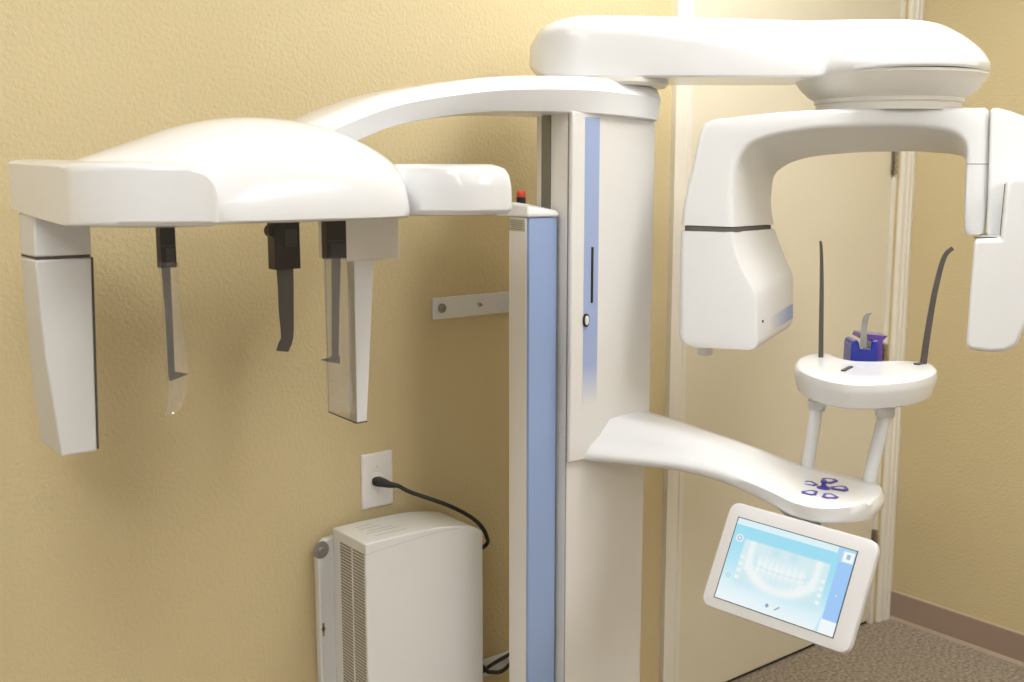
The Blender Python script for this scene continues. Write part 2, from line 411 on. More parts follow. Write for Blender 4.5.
# right wing
XR2 = atY(515, 190, -.54).x
zwt = atY(460, 164, -.5).z; zwb = atY(460, 217.5, -.54).z
rings = []; xs_ = [x_e - .06, x_e + .0, x_e + .02, x_e + .04, x_e + .06, XR2 - .05, XR2 - .02, XR2 - .008, XR2 - .002, XR2]
yfw = [-.42, -.44, -.475, -.51, -.532, -.545, -.545, -.541, -.532, -.52]; kk = [0, 0, 0, 0, 0, 0, 0, .001, .002, .004]
xd = sorted(set([xs_[0] + (xs_[-1] - xs_[0]) * i / 40 for i in range(41)] + xs_[-3:]))
for x_, yf, k in [(x_, interp(xs_, yfw, x_), interp(xs_, kk, x_)) for x_ in xd]:
    yb = -.16; ring = []
    for a, b in ((0, .12), (.002, .55), (.02, .80), (.05, .92), (.12, 1), (.6, 1), (1, .96), (1, .04), (.6, 0), (.12, 0), (.03, .03)):
        ring.append(Vector((x_, yf + (yb - yf) * a, zwb + k + (zwt - zwb - 2 * k) * b)))
    rings.append(ring)
MB().loft(rings).build('side_housing', M['white'], head, smooth=42, bevel=.003)
# left sensor housing below
YS, YR = -.264, -.182
top_ = ZB + .012
A1 = atY(35, 260, YS); A2 = atY(92, 259.5, YS)
MB().loft([[Vector((A1.x + .002 * k, YS, z)), Vector((A2.x + .001, YS, z)), Vector((A2.x, YR + .03, z)), Vector((A1.x + .002 * k, YR, z))] for z, k in ((A1.z + .0035, 0), (top_, 1))]
          ).build('sensor_housing', M['ivory'], head, bevel=.004)
B1 = atY(62, 457, YS); B2 = atY(98, 456.5, YS)
def quad(fl, fr, yb): return [fl, fr, Vector((fr.x, yb, fr.z)), Vector((fl.x, yb, fl.z))]
Mz = (A1 + B1) / 2 + X * -.004; Mz.y = YS
sens = MB().loft([quad(A1 - Z * .000, Vector((A2.x, YS, A1.z)), YR), quad(Mz, Vector(((A2.x + B2.x) / 2, YS, Mz.z)), YR + .01), quad(B1, Vector((B2.x, YS, B1.z)), YR + .03)]
                 ).build('sensor_housing', M['ivory'], head, bevel=.004)
MB().box((A1.x + .002, YR, A1.z + .001), (A2.x - .002, YS + .0012, A1.z + .0045)).build('seam', M['seam'], head)
m_ = MB(); q0 = Vector((A2.x, YS, A1.z)); q1 = Vector((B2.x, YS, B1.z + .004))
m_.loft([[q0 + X * .0, q0 + X * .0022, q0 + X * .0022 + Y * .05, q0 + Y * .05], [q1 + X * .0, q1 + X * .0025, q1 + X * .0025 + Y * .05, q1 + Y * .05]]).build('seam', M['seam'], head)
# right sensor slot block with white blade and clear plate
YC = -.33
a = atY(346, 262, YC); b = atY(400, 262, YC); rb = atX(318, 246, a.x).y
MB().box((a.x, rb, a.z), (b.x, YC, ZB + .02)).build('slot_housing', M['warmwhite'], head, bevel=.004)
a1 = atY(354, 262, YC + .004); a2 = atY(374.5, 262, YC + .004); b1 = atY(357, 423, YC + .004); b2 = atY(367, 420, YC + .004)
a2.z = a1.z = a1.z + .01; b2.z = b1.z
MB().loft([quad(a1, a2, YC + .03), quad(b1, b2, YC + .03)]).build('white_blade', M['white'], head, bevel=.002)
c0 = atX(325, 250, a1.x - .001); c1 = atX(329, 412, b1.x - .001)
m_ = MB()
for off in (0,):
    m_.loft([[Vector((a1.x - .003, YC + .004, a1.z)), Vector((a1.x, YC + .004, a1.z)), Vector((a1.x, c0.y, a1.z)), Vector((a1.x - .003, c0.y, a1.z))],
             [Vector((b1.x - .003, YC + .004, b1.z)), Vector((b1.x, YC + .004, b1.z)), Vector((b1.x, c1.y, c1.z)), Vector((b1.x - .003, c1.y, c1.z))]])
m_.build('clear_plate', M['acrylic'], head)
m_ = MB(); m_.tube([Vector((b1.x - .001, YC + .004, b1.z)), Vector((b1.x - .001, c1.y, c1.z))], .0014, 8); m_.tube([Vector((b1.x, YC + .004, b1.z)), b2 + Y * 0], .0012, 8)
m_.tube([Vector((a1.x - .001, c0.y, a1.z)), Vector((b1.x - .001, c1.y, c1.z))], .0006, 6)
m_.build('plate_edge', M['smoke'], head)
# ear rods
YE = -.40
def ear(xa, xb, ztp, hold, rod, tip, bag=None):
    q0 = atY(hold[0], hold[1], YE); q1 = atY(hold[2], hold[3], YE)
    mb = MB().box((q0.x, YE - .006, q1.z), (q1.x, YE + .012, ZB + .004), 0)
    mb.box((q0.x + .001, YE - .0072, q1.z + .45 * (q0.z - q1.z)), (q1.x - .001, YE - .005, q1.z + .5 * (q0.z - q1.z)), 1)
    mb.box((q0.x + .006, YE - .0068, q1.z + .003), (q1.x - .003, YE - .005, q1.z + .42 * (q0.z - q1.z)), 1)
    mb.build('ear_rod_holder', [M['brownblack'], M['smoke']], head, bevel=.001)
    r0 = [atY(*p, YE) for p in rod]; wd = r0[0][:]
    mb = MB(); rr = []
    for (px, py, pw) in [(p[0], p[1], w_) for p, w_ in zip(rod, (4.2, 3.4, 3.0))]:
        l = atY(px - pw, py, YE); r = atY(px + pw, py, YE)
        rr.append([l, r, r + Y * .003, l + Y * .003])
    mb.loft(rr)
    tt = [atY(*p, YE - .001) for p in tip]
    mb.add(tt + [t + Y * .008 for t in tt], [(0, 1, 2), (5, 4, 3), (0, 3, 4, 1), (1, 4, 5, 2), (2, 5, 3, 0)])
    mb.build('ear_rod', M['greyrod'], head)
ear(0, 0, 0, (158, 222, 175.5, 267), ((166, 266), (169, 310), (172, 376)), ((170, 371), (188.5, 374), (171, 381)))
ear(0, 0, 0, (324.5, 222, 345, 258), ((336.5, 257), (336, 310), (335.5, 360)), ((340, 355.5), (322.5, 360.5), (340, 364)))
# nasion support
YN = -.37
q0 = atY(271, 222, YN); q1 = atY(298, 268, YN)
mb = MB().box((q0.x, YN - .01, q1.z), (q1.x, YN + .015, ZB + .004), 0)
qc = atY(273, 231, YN); mb.loft(disc((qc.x, YN + .012, qc.z), -Y, 0, 0, 0, 24, [(.0105, 0), (.0105, .018), (.009, .02)]), 0)
g0 = atY(281, 229, YN); g1 = atY(294, 246, YN); mb.box((g0.x, YN - .0112, g1.z), (g1.x, YN - .009, g0.z), 1)
mb.build('nasion_holder', [M['brownblack'], M['smoke']], head, bevel=.0015)
rr = []
for l, r, y_ in ((277, 293.5, 266), (278.5, 294, 285), (279.5, 294, 310), (281.5, 294, 330), (282, 293.5, 338), (279.5, 292, 344), (277, 288.5, 352)):
    a = atY(l, y_ - (1 if y_ > 340 else 0), YN); b = atY(r, y_ , YN); rr.append([a, b, b + Y * .004, a + Y * .004])
MB().loft(rr).build('nasion_blade', M['greyrod'], head, bevel=.0008)

# clear plastic sleeves on the ear rods
def sleeve(label, cols, yc, folds):
    L = []
    for (l, r, y_, d) in cols:
        a = atY(l, y_, yc); b = atY(r, y_, yc); row = []
        N = 14
        for k in range(N):
            t = 2 * math.pi * k / N
            ph = math.sin(k * 2.3 + y_ * .11) * folds
            row.append(a.lerp(b, .5 + .5 * math.cos(t)) + Y * (math.sin(t) * d + ph * .002) + X * (ph * .0012))
        L.append(row)
    o = MB().loft(L, cap=False).build('plastic_sleeve', M['bag'], None, smooth=80)
    return tag(o, label, 'plastic sleeve', 'clear sleeves on the ear rods')
sleeve('crumpled clear plastic sleeve hanging on the leftmost thin ear rod', [(158, 178, 262, .010), (162, 180, 290, .008), (163, 182, 320, .007), (164, 187, 345, .008), (166, 189, 372, .008), (168, 187, 392, .006), (166, 182, 408, .004), (163, 174, 415, .001)], YE, 1.0)
sleeve('clear plastic sleeve over the right ear rod beside the white blade', [(323, 346, 257, .010), (324, 350, 290, .010), (325, 351, 320, .009), (326, 351, 350, .009), (326, 352, 375, .008), (327, 353, 396, .006), (328, 353, 412, .002)], YE + .0, .8)

# overhead arm on the column top
D0 = 2.30
FH = Vector((F.x, F.y, 0)).normalized()
Rr = R
def sec(px, w_, yb, yt, ys, hub=0):
    Df = D0 - w_
    c = atD(px, 77, D0); base = Vector((c.x, c.y, 0))
    zt = atD(px, yt, D0).z; zb = atD(px, yb, Df).z; zs = min(atD(px, ys, Df).z, zt - .002)
    ring = [base - FH * (w_ - .004) + Z * zb, base - FH * w_ + Z * (zb + .004), base - FH * w_ + Z * max(zs, zb + .006)]
    zs = max(zs, zb + .006); K = 18
    for k in range(1, K):
        a = math.pi * k / K
        ring.append(base - FH * (w_ * math.copysign(abs(math.cos(a)) ** (.9 - .15 * hub), math.cos(a))) + Z * (zs + (zt - zs) * math.sin(a) ** (.8 + .75 * hub)))
    ring += [base + FH * w_ + Z * zs, base + FH * w_ + Z * (zb + .004), base + FH * (w_ - .004) + Z * zb]
    return ring
Pp = [530, 540, 550, 565, 585, 640, 700, 760, 800, 850, 900, 922, 940, 960, 974, 982]
Pt = [47, 31, 25, 20.5, 18, 18.5, 20, 21.5, 22.5, 22.5, 23, 26.5, 34, 46, 58, 68]
Ps = [55, 43, 39, 37, 36, 38, 46, 58, 66, 60, 58, 58.5, 60, 62, 65, 69]
Pb = [66, 74, 76, 77, 77, 77, 77, 77, 77, 67.5, 65.5, 66, 67.5, 70, 73, 75]
rings = []
lst = [530 + 1.2 * k * k * .25 for k in range(7)] + list(range(545, 800, 8)) + list(range(800, 975, 4)) + [974, 976, 978, 979.5, 980.6, 981.2]
for px in sorted(lst):
    wa = .108 * math.sqrt(max(.002, 1 - ((586 - px) / 56.5) ** 2)) if px < 586 else .108
    wc = .2 * math.sqrt(max(0, 1 - ((889 - px) / 92.5) ** 2)) if abs(px - 889) < 92.5 else 0
    w_ = max(wa if px < 900 else 0, wc, .012)
    rings.append(sec(px, w_, interp(Pp, Pb, px), interp(Pp, Pt, px), interp(Pp, Ps, px), interp([530, 640, 800, 1000], [0, .1, 1, 1], px)))
over = MB().loft(rings).build('overhead_arm', M['white'], mach, smooth=38)
pc = atD(592, 77, D0); zt = atD(592, 77, D0 - .108).z
MB().loft(disc((pc.x, pc.y, zt - .03), Z, 0, 0, 0, 40, [(.075, -.01), (.075, .032)])).build('pivot_ring', M['smoke'], over, smooth=40)
pl = atD(612, 79, D0); MB().loft(disc((pl.x, pl.y, zt - .008), Z, 0, 0, 0, 48, [(.112, -.006), (.118, .0), (.118, .009)])).build('pivot_plate', M['warmwhite'], over, smooth=40)
# turning hub
hc = atD(889, 77, D0); prof = []
for rpx, py in ((92.5, 73), (94.2, 78), (92, 82), (86, 90), (79, 96.5), (75, 99), (73, 100), (73, 103.5), (71, 105), (71, 112)):
    prof.append((rpx * .982 / FPX * D0, atD(892, py, D0).z))
MB().loft(disc((hc.x, hc.y, 0), Z, 0, 0, 0, 72, prof[::-1])).build('rotation_hub', M['warmwhite'], mach, smooth=25)
MB().loft(disc((hc.x, hc.y, 0), Z, 0, 0, 0, 72, [(.1925, prof[0][1] - .006), (.1925, prof[0][1] + .004)])).build('hub_seam', M['seam'], mach.children[-1] if False else over)

# rotating C-arm
Df, Dr = 2.18, 2.40
def csec(o, c, i, Df=Df, Dr=Dr):
    a = atD(o[0], o[1], Df); b = atD(c[0], c[1], Df); d = atD(i[0], i[1], Dr)
    e = a + (FH + R * .32) * (Dr - Df)
    return [a, b, d, e]
st = [((680.5, 225), (733, 227), (776, 224)), ((683, 205), (733, 205), (773, 205)), ((686, 190), (733, 190), (774, 190)), ((692, 165), (737, 163), (777, 175)), ((696, 146), (747, 147), (790, 165)),
      ((701, 128), (758, 140), (804, 160)), ((712, 120), (770, 136), (820, 157)), ((735, 117), (785, 132.5), (840, 155)), ((775, 112.5), (810, 129), (862, 153.5)), ((830, 109), (845, 127), (885, 153)),
      ((890, 107.5), (895, 126), (915, 153)), ((930, 107), (930, 128), (938, 154.5)), ((956, 107), (950, 132), (955, 156)), ((975, 107.5), (960, 138), (964, 159)), ((989, 110), (965, 146), (966, 164)),
      ((990, 135), (966, 156), (966, 172)), ((990, 175), (965, 178), (966, 182)), ((988, 205), (964, 208), (965, 206)), ((986, 228), (964, 230), (965, 227)), ((985, 234), (967, 235), (967, 231))]
def smooth_st(st, n=3):
    fl = [Vector((0, 0, 0)) for _ in st]; out = []
    A = [[spline([Vector((*s[k], 0)) for s in st], n)] for k in range(3)]
    return [((A[0][0][i].x, A[0][0][i].y), (A[1][0][i].x, A[1][0][i].y), (A[2][0][i].x, A[2][0][i].y)) for i in range(len(A[0][0]))]
def roundquad(q, rr=(.012, .014, .02, .02)):
    out = []
    for k in range(4):
        p0 = q[k]; pa = q[k - 1]; pb = q[(k + 1) % 4]; r = min(rr[k], (pa - p0).length * .4, (pb - p0).length * .4)
        u = (pa - p0).normalized() * r; v = (pb - p0).normalized() * r
        for t in (0, .25, .5, .75, 1): out.append(p0 + u * (1 - t) ** 2 + v * t ** 2)
    return out
carm = MB().loft([roundquad(csec(*s)) for s in smooth_st(st)]).build('rotating_arm', M['ivory'], mach, smooth=40)
# seams printed into the C-arm shell
def seamline(pts, D, name='seam', par=None, r=.0009):
    MB().tube([atD(x_, y_, D) for x_, y_ in pts], r, 6).build(name, M['seam'], par or carm)
seamline([(966.5, 164), (990, 164)], Df, r=.0007)
# tube head
tub = [((680, 231), (733, 232), (777, 229)), ((679.5, 245), (735, 247), (781, 241)), ((679, 262), (741, 265), (786, 254)), ((679, 280), (750, 282), (791, 265)), ((678.5, 297), (756, 294), (795, 275)), ((678.5, 312), (757, 310), (795, 288)),
       ((678.5, 328), (757, 331), (795, 308)), ((680, 341), (757, 346), (794, 322)), ((690, 347), (752, 350), (788, 328))]
tube = MB().loft([roundquad(csec(*s), (.012, .006, .02, .02)) for s in smooth_st(tub)]).build('tube_head', M['ivory'], mach, smooth=38)
g = [csec((684, 226), (734, 228), (773, 225)), csec((684, 231), (734, 232.5), (773, 230))]
MB().loft([roundquad(x_) for x_ in g]).build('tube_gap', M['seam'], tube)
def lerp_facet(s, u, v):  # point on the tube's side facet: u from crease to rear, v from top row to bottom row (rows 4..7)
    a = atD(757, 297 + v * 50, Df); b = atD(795, 277 + v * 46, Dr); return a.lerp(b, u)
nrm = (lerp_facet(0, 1, .5) - lerp_facet(0, 0, .5)).cross(Z).normalized()
if nrm.dot(C - lerp_facet(0, .5, .5)) < 0: nrm = -nrm
def facet_patch(name, u0, u1, v0, v1, m, par, off=.001, th=.002):
    q = [lerp_facet(0, u0, v0), lerp_facet(0, u1, v0), lerp_facet(0, u1, v1), lerp_facet(0, u0, v1)]
    f_ = [p + nrm * off for p in q]; b_ = [p - nrm * th for p in q]
    return MB().loft([b_, f_]).build(name, m, par)
stripe_m = mat('blue_window_print', (.33, .40, .62), .4); nt = stripe_m.node_tree
g_ = nt.nodes.new('ShaderNodeTexCoord'); s_ = nt.nodes.new('ShaderNodeSeparateXYZ'); r_ = nt.nodes.new('ShaderNodeValToRGB')
nt.links.new(g_.outputs['Generated'], s_.inputs[0]); nt.links.new(s_.outputs[0], r_.inputs[0]); nt.links.new(r_.outputs[0], nt.nodes['Principled BSDF'].inputs['Base Color'])
r_.color_ramp.elements[0].color = (.78, .76, .72, 1); r_.color_ramp.elements[1].color = (.30, .37, .60, 1); r_.color_ramp.elements[1].position = .75
facet_patch('accent_stripe', .30, .93, .55, .86, stripe_m, tube)
pp = lerp_facet(0, .13, .55); MB().loft(disc(pp - nrm * .002, nrm, 0, 0, 0, 16, [(.0028, 0), (.0028, .004)])).build('status_light', M['black'], tube)
# small foot under the tube head
q = atD(705, 349, 2.3); MB().box((q.x - .012, q.y - .012, q.z - .014), (q.x + .012, q.y + .012, q.z + .03)).build('tube_foot', M['warmwhite'], tube, bevel=.003)

# outer leg and sensor head on the right end
def prism(px, D1, D2, name, m, par, bev=.004, seg=3, shrink=0):
    f_ = [atD(x_, y_, D1) for x_, y_ in px]; b_ = [p + (FH + R * .47) * (D2 - D1) for p in f_]
    return MB().loft([f_, b_]).build(name, m, par, bevel=bev, seg=seg, bang=40)
prism([(990, 108), (998, 108), (1010, 111), (1024, 116), (1040, 124), (1052, 138), (1056, 170), (1050, 237), (986, 237), (988, 180)], 2.165, 2.40, 'sensor_leg', M['ivory'], mach, .008)
sh = prism([(1006, 183), (1012, 177), (1040, 174), (1056, 180), (1050, 235), (1036, 300), (1018, 345), (1006, 352), (990, 353), (967, 350), (966, 342), (974, 239), (1000, 238)], 2.08, 2.30, 'sensor_head', M['ivory'], mach, .010, 4)
seamline([(1005, 184), (1000, 236.5)], 2.079, par=sh); seamline([(974, 237.5), (1000, 237.5)], 2.09, par=sh, r=.0018)

# patient table arm with joystick pad
ZTt, ZTb = .925, .904
xl_y = [(-.35, -1.713), (-.42, -1.668), (-.525, -1.618), (-.62, -1.607), (-.70, -1.618), (-.78, -1.640), (-.835, -1.658), (-.875, -1.652), (-.900, -1.625), (-.912, -1.59), (-.917, -1.565)]
xr_y = [(-.35, -1.525), (-.42, -1.515), (-.525, -1.492), (-.62, -1.470), (-.70, -1.455), (-.78, -1.425), (-.835, -1.416), (-.875, -1.440), (-.900, -1.482), (-.912, -1.52), (-.917, -1.545)]
ridge = [(-.35, .989), (-.42, .984), (-.525, .967), (-.62, .950), (-.70, .935), (-.78, .927), (-.835, .925), (-.875, .9245), (-.900, .924), (-.912, .922), (-.917, .919)]
NY = [-.346, -.38, -.42, -.47, -.52, -.57, -.62, -.66, -.70, -.74, -.78, -.81, -.835, -.855, -.87, -.882, -.892, -.901, -.908, -.913, -.9165]
def ip(tb, y): return interp([-a for a, _ in tb], [b for _, b in tb], -y)
rings = []
for y in NY:
    xl, xr, zr = ip(xl_y, y), ip(xr_y, y), ip(ridge, y); wd = xr - xl; k = (zr - ZTt) / .064
    zt = ZTt; zb = ZTb - .010 * max(0, min(1, (-y - .55) / .25)); fl = min(.012, wd * .25)
    r_ = [(xl + fl, zb), (xl + .002, zb + .006), (xl, zb + .012), (xl + .003, zt - .002), (xl + min(.014, wd * .2), zt + .0005 + .012 * k)]
    r_ += [(xl + wd * .22, zt + .002 + .45 * (zr - zt)), (xl + wd * .36, zt + .002 + .90 * (zr - zt)), (xl + wd * .55, zr), (xl + wd * .8, zr + .0), (xr - min(.012, wd * .2), zr - .001), (xr - .002, max(zr - .012, zb + .012)), (xr, zb + .014), (xr - .003, zb + .003), (xr - fl, zb)]
    rings.append([Vector((a, y, b)) for a, b in r_])
table = MB().loft(rings).build('support_table', M['white'], mach, smooth=50)
# five arrow keys and joystick
def pad(px, py): return atZ(px, py, ZTt + .0018)
jc = pad(823.5, 488)
for px, py in ((809.5, 484), (829, 481), (839.5, 488.5), (829.5, 496.5), (810.5, 493)):
    c = pad(px, py); d = (c - jc); d.z = 0; d.normalize(); e = Vector((-d.y, d.x, 0))
    def pent(s, h): return [c + (d * a + e * b) * s * 1.5 + Z * h for a, b in ((-.010, -.004), (.004, -.010), (.0095, -.006), (.0095, .006), (.004, .010), (-.010, .004))]
    mb = MB(); mb.loft([pent(1, -.004), pent(1, .0006), pent(.92, .0012)], 0); mb.loft([pent(.5, .001), pent(.5, .0017)], 1)
    mb.build('arrow_key', [M['lilac'], M['white']], table)
    mb = MB(); o_ = pent(1.0, .0); i_ = pent(.60, .0)
    n6 = 6; v = [p + Z * .0016 for p in o_] + [p + Z * .0016 for p in i_] + [p - Z * .001 for p in o_] + [p - Z * .001 for p in i_]
    f = []
    for k in range(n6):
        j = (k + 1) % n6; f += [(k, j, 6 + j, 6 + k), (12 + k, 18 + k, 18 + j, 12 + j), (k, 12 + k, 12 + j, j), (6 + k, 6 + j, 18 + j, 18 + k)]
    mb.add(v, f).build('arrow_key_outline', M['purple'], table)
mb = MB(); mb.loft(disc(jc, Z, 0, 0, 0, 24, [(.0125, -.003), (.0125, .001), (.009, .002), (.0045, .0045), (.0035, .008), (.0055, .010), (.0058, .013), (.004, .015)]))
mb.build('joystick', M['purple'], table, smooth=40)
# support posts
def stick(a, b, r, name, m, par, **k): return MB().tube([a, b], r, 20).build(name, m, par, smooth=40)
PT = [(atZ(806.5, 472, ZTt - .004), (817, 406.5)), (atZ(869, 482, ZTt - .004), (885, 413.5))]
DCH = 2.03
tops = []
for bpt, tpx in PT:
    Dp = (bpt - C).dot(F); tpt = atD(*tpx, Dp); tops.append(tpt)
    stick(bpt, tpt + (tpt - bpt) * .12, .0125, 'support_post', M['white'], table)
    MB().loft(disc(tpt, Z, 0, 0, 0, 24, [(.0165, -.005), (.018, -.003), (.018, .012)])).loft(disc(tpt + R * .013, Z, 0, 0, 0, 12, [(.004, -.009), (.005, -.002)])).build('post_collar', M['ivory'], table, smooth=40)

# chin rest
zc = atD(865, 382, 1.93).z
outline = [(800, 358), (811, 353.5), (824, 353), (836, 357), (850, 360.5), (872, 361.5), (897, 361), (920, 361.5), (931, 364), (934.5, 369), (928, 374), (912, 378.5), (890, 381), (865, 382), (840, 380.5), (820, 376), (805, 370), (797.5, 364)]
top = [atZ(x_, y_, zc) for x_, y_ in outline]
top = [p for p in spline(top + [top[0]], 4)][:-1]
cen = sum(top, Vector()) / len(top)
def scl(ps, s, z, dx=0): return [Vector((cen.x + (p.x - cen.x) * s, cen.y + (p.y - cen.y) * s, z)) for p in ps]
hz = .052
chin = MB().loft([scl(top, .88, zc - hz), scl(top, .96, zc - hz + .001), scl(top, .99, zc - hz + .004), scl(top, 1.045, zc - .022), scl(top, 1.045, zc - .014), scl(top, 1.03, zc - .005), scl(top, 1.0, zc - .0012), scl(top, .97, zc), scl(top, .5, zc - .002)]
                 ).build('chin_rest', M['white'], mach, smooth=32)
q = atZ(847, 368, zc + .0005); e_ = atZ(851, 366, zc + .0005) - q
n_ = Vector((-e_.y, e_.x, 0)).normalized() * .004
MB().loft([[q - e_ - n_ - Z * .006, q + e_ - n_ - Z * .006, q + e_ + n_ - Z * .006, q - e_ + n_ - Z * .006], [q - e_ - n_, q + e_ - n_, q + e_ + n_, q - e_ + n_]]).build('bite_slot', M['smoke'], chin)
q = atZ(919, 363.5, zc + .001); MB().box((q.x - .009, q.y - .006, zc - .004), (q.x + .009, q.y + .006, zc + .002)).build('socket', M['smoke'], chin)
def temple(pts, wpx, D, m):
    rr = []
    P_ = spline([Vector((x_, y_, 0)) for x_, y_ in pts], 6); n_ = len(P_)
    for i, p in enumerate(P_):
        t = (P_[min(i + 1, n_ - 1)] - P_[max(i - 1, 0)]).normalized(); nn = Vector((-t.y, t.x)); w_ = interp([0, 1], wpx[:2], i / (n_ - 1)) if len(wpx) == 2 else interp([0, .93, 1], wpx, i / (n_ - 1))
        a = atD(p.x + nn.x * w_, p.y + nn.y * w_, D); b = atD(p.x - nn.x * w_, p.y - nn.y * w_, D)
        rr.append([a - FH * .001, b - FH * .001, b + FH * .0035, a + FH * .0035])
    return MB().loft(rr).build('temple_support', m, chin, bevel=.0006, seg=2)
Dl = (atZ(821, 357, zc) - C).dot(F); Dr_ = (atZ(923, 364, zc) - C).dot(F)
temple([(821, 362), (821.3, 330), (821.8, 295), (821.8, 270), (821.6, 255), (821.2, 246), (820.6, 241)], (2.4, 1.1), Dl, M['greyrod'])
temple([(923, 368), (926, 345), (930, 320), (934, 297), (939, 275), (943, 261), (947, 253), (953, 248)], (3.3, 2.0), Dr_, M['greyrod'])
# blue bite holder with steel hook standing behind the dish
Db = (atZ(865, 361, zc) - C).dot(F) + .012
def slab(px, D1, D2): f_ = [atD(x_, y_, D1) for x_, y_ in px]; return [f_, [p + FH * (D2 - D1) for p in f_]]
mb = MB(); mb.loft(slab([(850, 372), (851.5, 345), (853, 341), (857, 340), (859.5, 343), (860, 349), (871, 350), (872, 341), (878, 340), (879.5, 372)], Db, Db + .05), 0)
mb.build('bite_holder', M['blueblock'], chin, bevel=.002)
mb = MB(); mb.loft(slab([(881.5, 372), (883, 341), (888, 336), (861, 333.5), (859, 338), (872, 340), (877, 343), (877, 372)], Db + .008, Db + .055), 0); mb.build('bite_holder_back', M['violetblock'], chin, bevel=.001)
rr = []
for l, r, y_ in ((860, 866.5, 348), (860.5, 867, 335), (861, 867.2, 328), (862, 868.2, 321), (863.2, 869.5, 317), (866, 873, 313.5)):
    D_ = Db - .004 - (.004 if y_ > 330 else 0) ; rr.append([atD(l, y_, D_), atD(r, y_ - (1.2 if y_ < 318 else 0), D_), atD(r, y_ - (1.2 if y_ < 318 else 0), D_ + .002), atD(l, y_, D_ + .002)])
MB().loft(rr).build('steel_hook', M['steel'], chin, bevel=.0004)
seg = [atD(863, 315.5, Db - .004), atD(872, 313, Db - .004)]

# touch monitor below the table, along the arm, facing left and tilted up
e0 = Vector((.1908, -.9807, -.0419)); g0_ = Vector((-.4469, -.0209, -.8943)); kk_ = e0.dot(g0_) / 2
Ev = (e0 - g0_ * kk_).normalized(); Gv = (g0_ - e0 * kk_).normalized(); Nv = Gv.cross(Ev).normalized()
if Nv.x > 0: Nv = -Nv
if Gv.z > 0: Gv = -Gv
DTL = 1.97
TL = atD(739, 517.5, DTL); SW = .1130 * DTL; SH = .0745 * DTL
def mp(u, v, n=0): return TL + Ev * (u * SW) + Gv * (v * SH) + Nv * n
bl, bt, br, bb = .105, .175, .145, .135       # bezel margins as fractions
cm = mp((1 + br - bl) / 2, (1 + bb - bt) / 2)
hw = SW * (1 + bl + br) / 2; hh = SH * (1 + bt + bb) / 2
def rrect(c, a, b, r, n, k=6):
    out = []
    for sx, sy, a0 in ((1, 1, 0), (-1, 1, 90), (-1, -1, 180), (1, -1, 270)):
        for i in range(k + 1):
            t = math.radians(a0 + 90 * i / k); out.append(c + Ev * (sx * (a - r) + r * math.cos(t)) + Gv * (sy * (b - r) + r * math.sin(t)) + Nv * n)
    return out
mon = MB().loft([rrect(cm, hw * .8, hh * .8, .02, -.034), rrect(cm, hw * .93, hh * .93, .02, -.030), rrect(cm, hw - .002, hh - .002, .018, -.020), rrect(cm, hw, hh, .018, -.012), rrect(cm, hw, hh, .018, -.003), rrect(cm, hw - .0015, hh - .0015, .0165, -.0005), rrect(cm, hw - .004, hh - .004, .014, 0), rrect(cm, hw * .5, hh * .5, .01, 0)]
                ).build('touch_monitor', M['bezel'], mach, smooth=35)
# screen picture
def sstep(a, b, x): t = max(0, min(1, (x - a) / (b - a))); return t * t * (3 - 2 * t)
def mix(a, b, t): return tuple(p * (1 - t) + q * t for p, q in zip(a, b))
def inb(u, v, u0, u1, v0, v1): return u0 <= u <= u1 and v0 <= v <= v1
def ui(u, v):
    c = mix((.50, .84, .95), (.84, .96, .99), sstep(.15, 1, v * .75 + (1 - u) * .12))
    c = mix(c, (.93, .98, 1.0), sstep(.55, 1.15, v))
    if u > .885: c = (.50, .73, .98)
    arc = .885 - .13 * max(0, (v - .62)) ** 1.3
    if u > arc and u <= .885: c = (.72, .90, .99)
    if v < .075: c = (.82, .95, .99)
    if inb(u, v, .86, 1, 0, .17): c = (.55, .80, .96)
    if inb(u, v, .905, .995, .03, .15): c = (.95, .99, 1)
    if inb(u, v, .935, .965, .06, .12): c = (.52, .66, .80)
    if u > .88 and v > .84: c = (.94, .99, 1)
    # x-ray picture
    if inb(u, v, .10, .845, .21, .84 - .0):
        x = (u - .47) / .37; y = (v - .21) / .60
        b = .30 * (1 - sstep(.35, 1.05, y)) 
        jaw = math.exp(-((y - (.88 - .62 * x * x)) / .13) ** 2) if abs(x) < .78 else 0
        ram = math.exp(-((abs(x) - .76) / .075) ** 2) * (y < .62)
        teeth = math.exp(-((y - (.47 - .1 * x * x)) / .17) ** 2) * (abs(x) < .55) * (.62 + .2 * math.sin(x * 46))
        gapl = math.exp(-((y - (.50 - .13 * x * x)) / .016) ** 2) * (abs(x) < .58)
        sin_ = math.exp(-((abs(x) - .2) / .10) ** 2 - ((y - .12) / .10) ** 2)
        g = min(1, b + .75 * jaw + .6 * ram + .8 * teeth) - .45 * gapl - .30 * sin_
        for k in range(4):
            if abs(abs(x) - .93) < .05 and abs(y - .38 - .14 * k) < .035: g = .75
        edge = sstep(0, .02, u - .10) * sstep(0, .02, .845 - u) * sstep(0, .03, v - .21) * (1 - sstep(.70, .84, v))
        c = mix(c, mix((.70, .88, .93), (.98, .995, .98), max(0, min(1, g * 1.1 + .1))), edge * .85)
    d = math.hypot((u - .06) * 1.5, v - .235)
    if d < .05: c = (.86, .96, .99)
    if .018 < d < .032: c = (.55, .68, .78)
    d = math.hypot((u - .055) * 1.5, v - .70)
    if .015 < d < .027: c = (.60, .76, .84)
    if math.hypot((u - .44) * 1.5, v - .90) < .022: c = (.42, .55, .66)
    if abs((u - .525) * 1.5 + (v - .90)) < .012 and abs(v - .90) < .026: c = (.42, .55, .66)
    if abs(u - .94) < .006 and abs(v - .55) < .012: c = (.85, .95, 1)
    return c
NU, NV = 210, 140
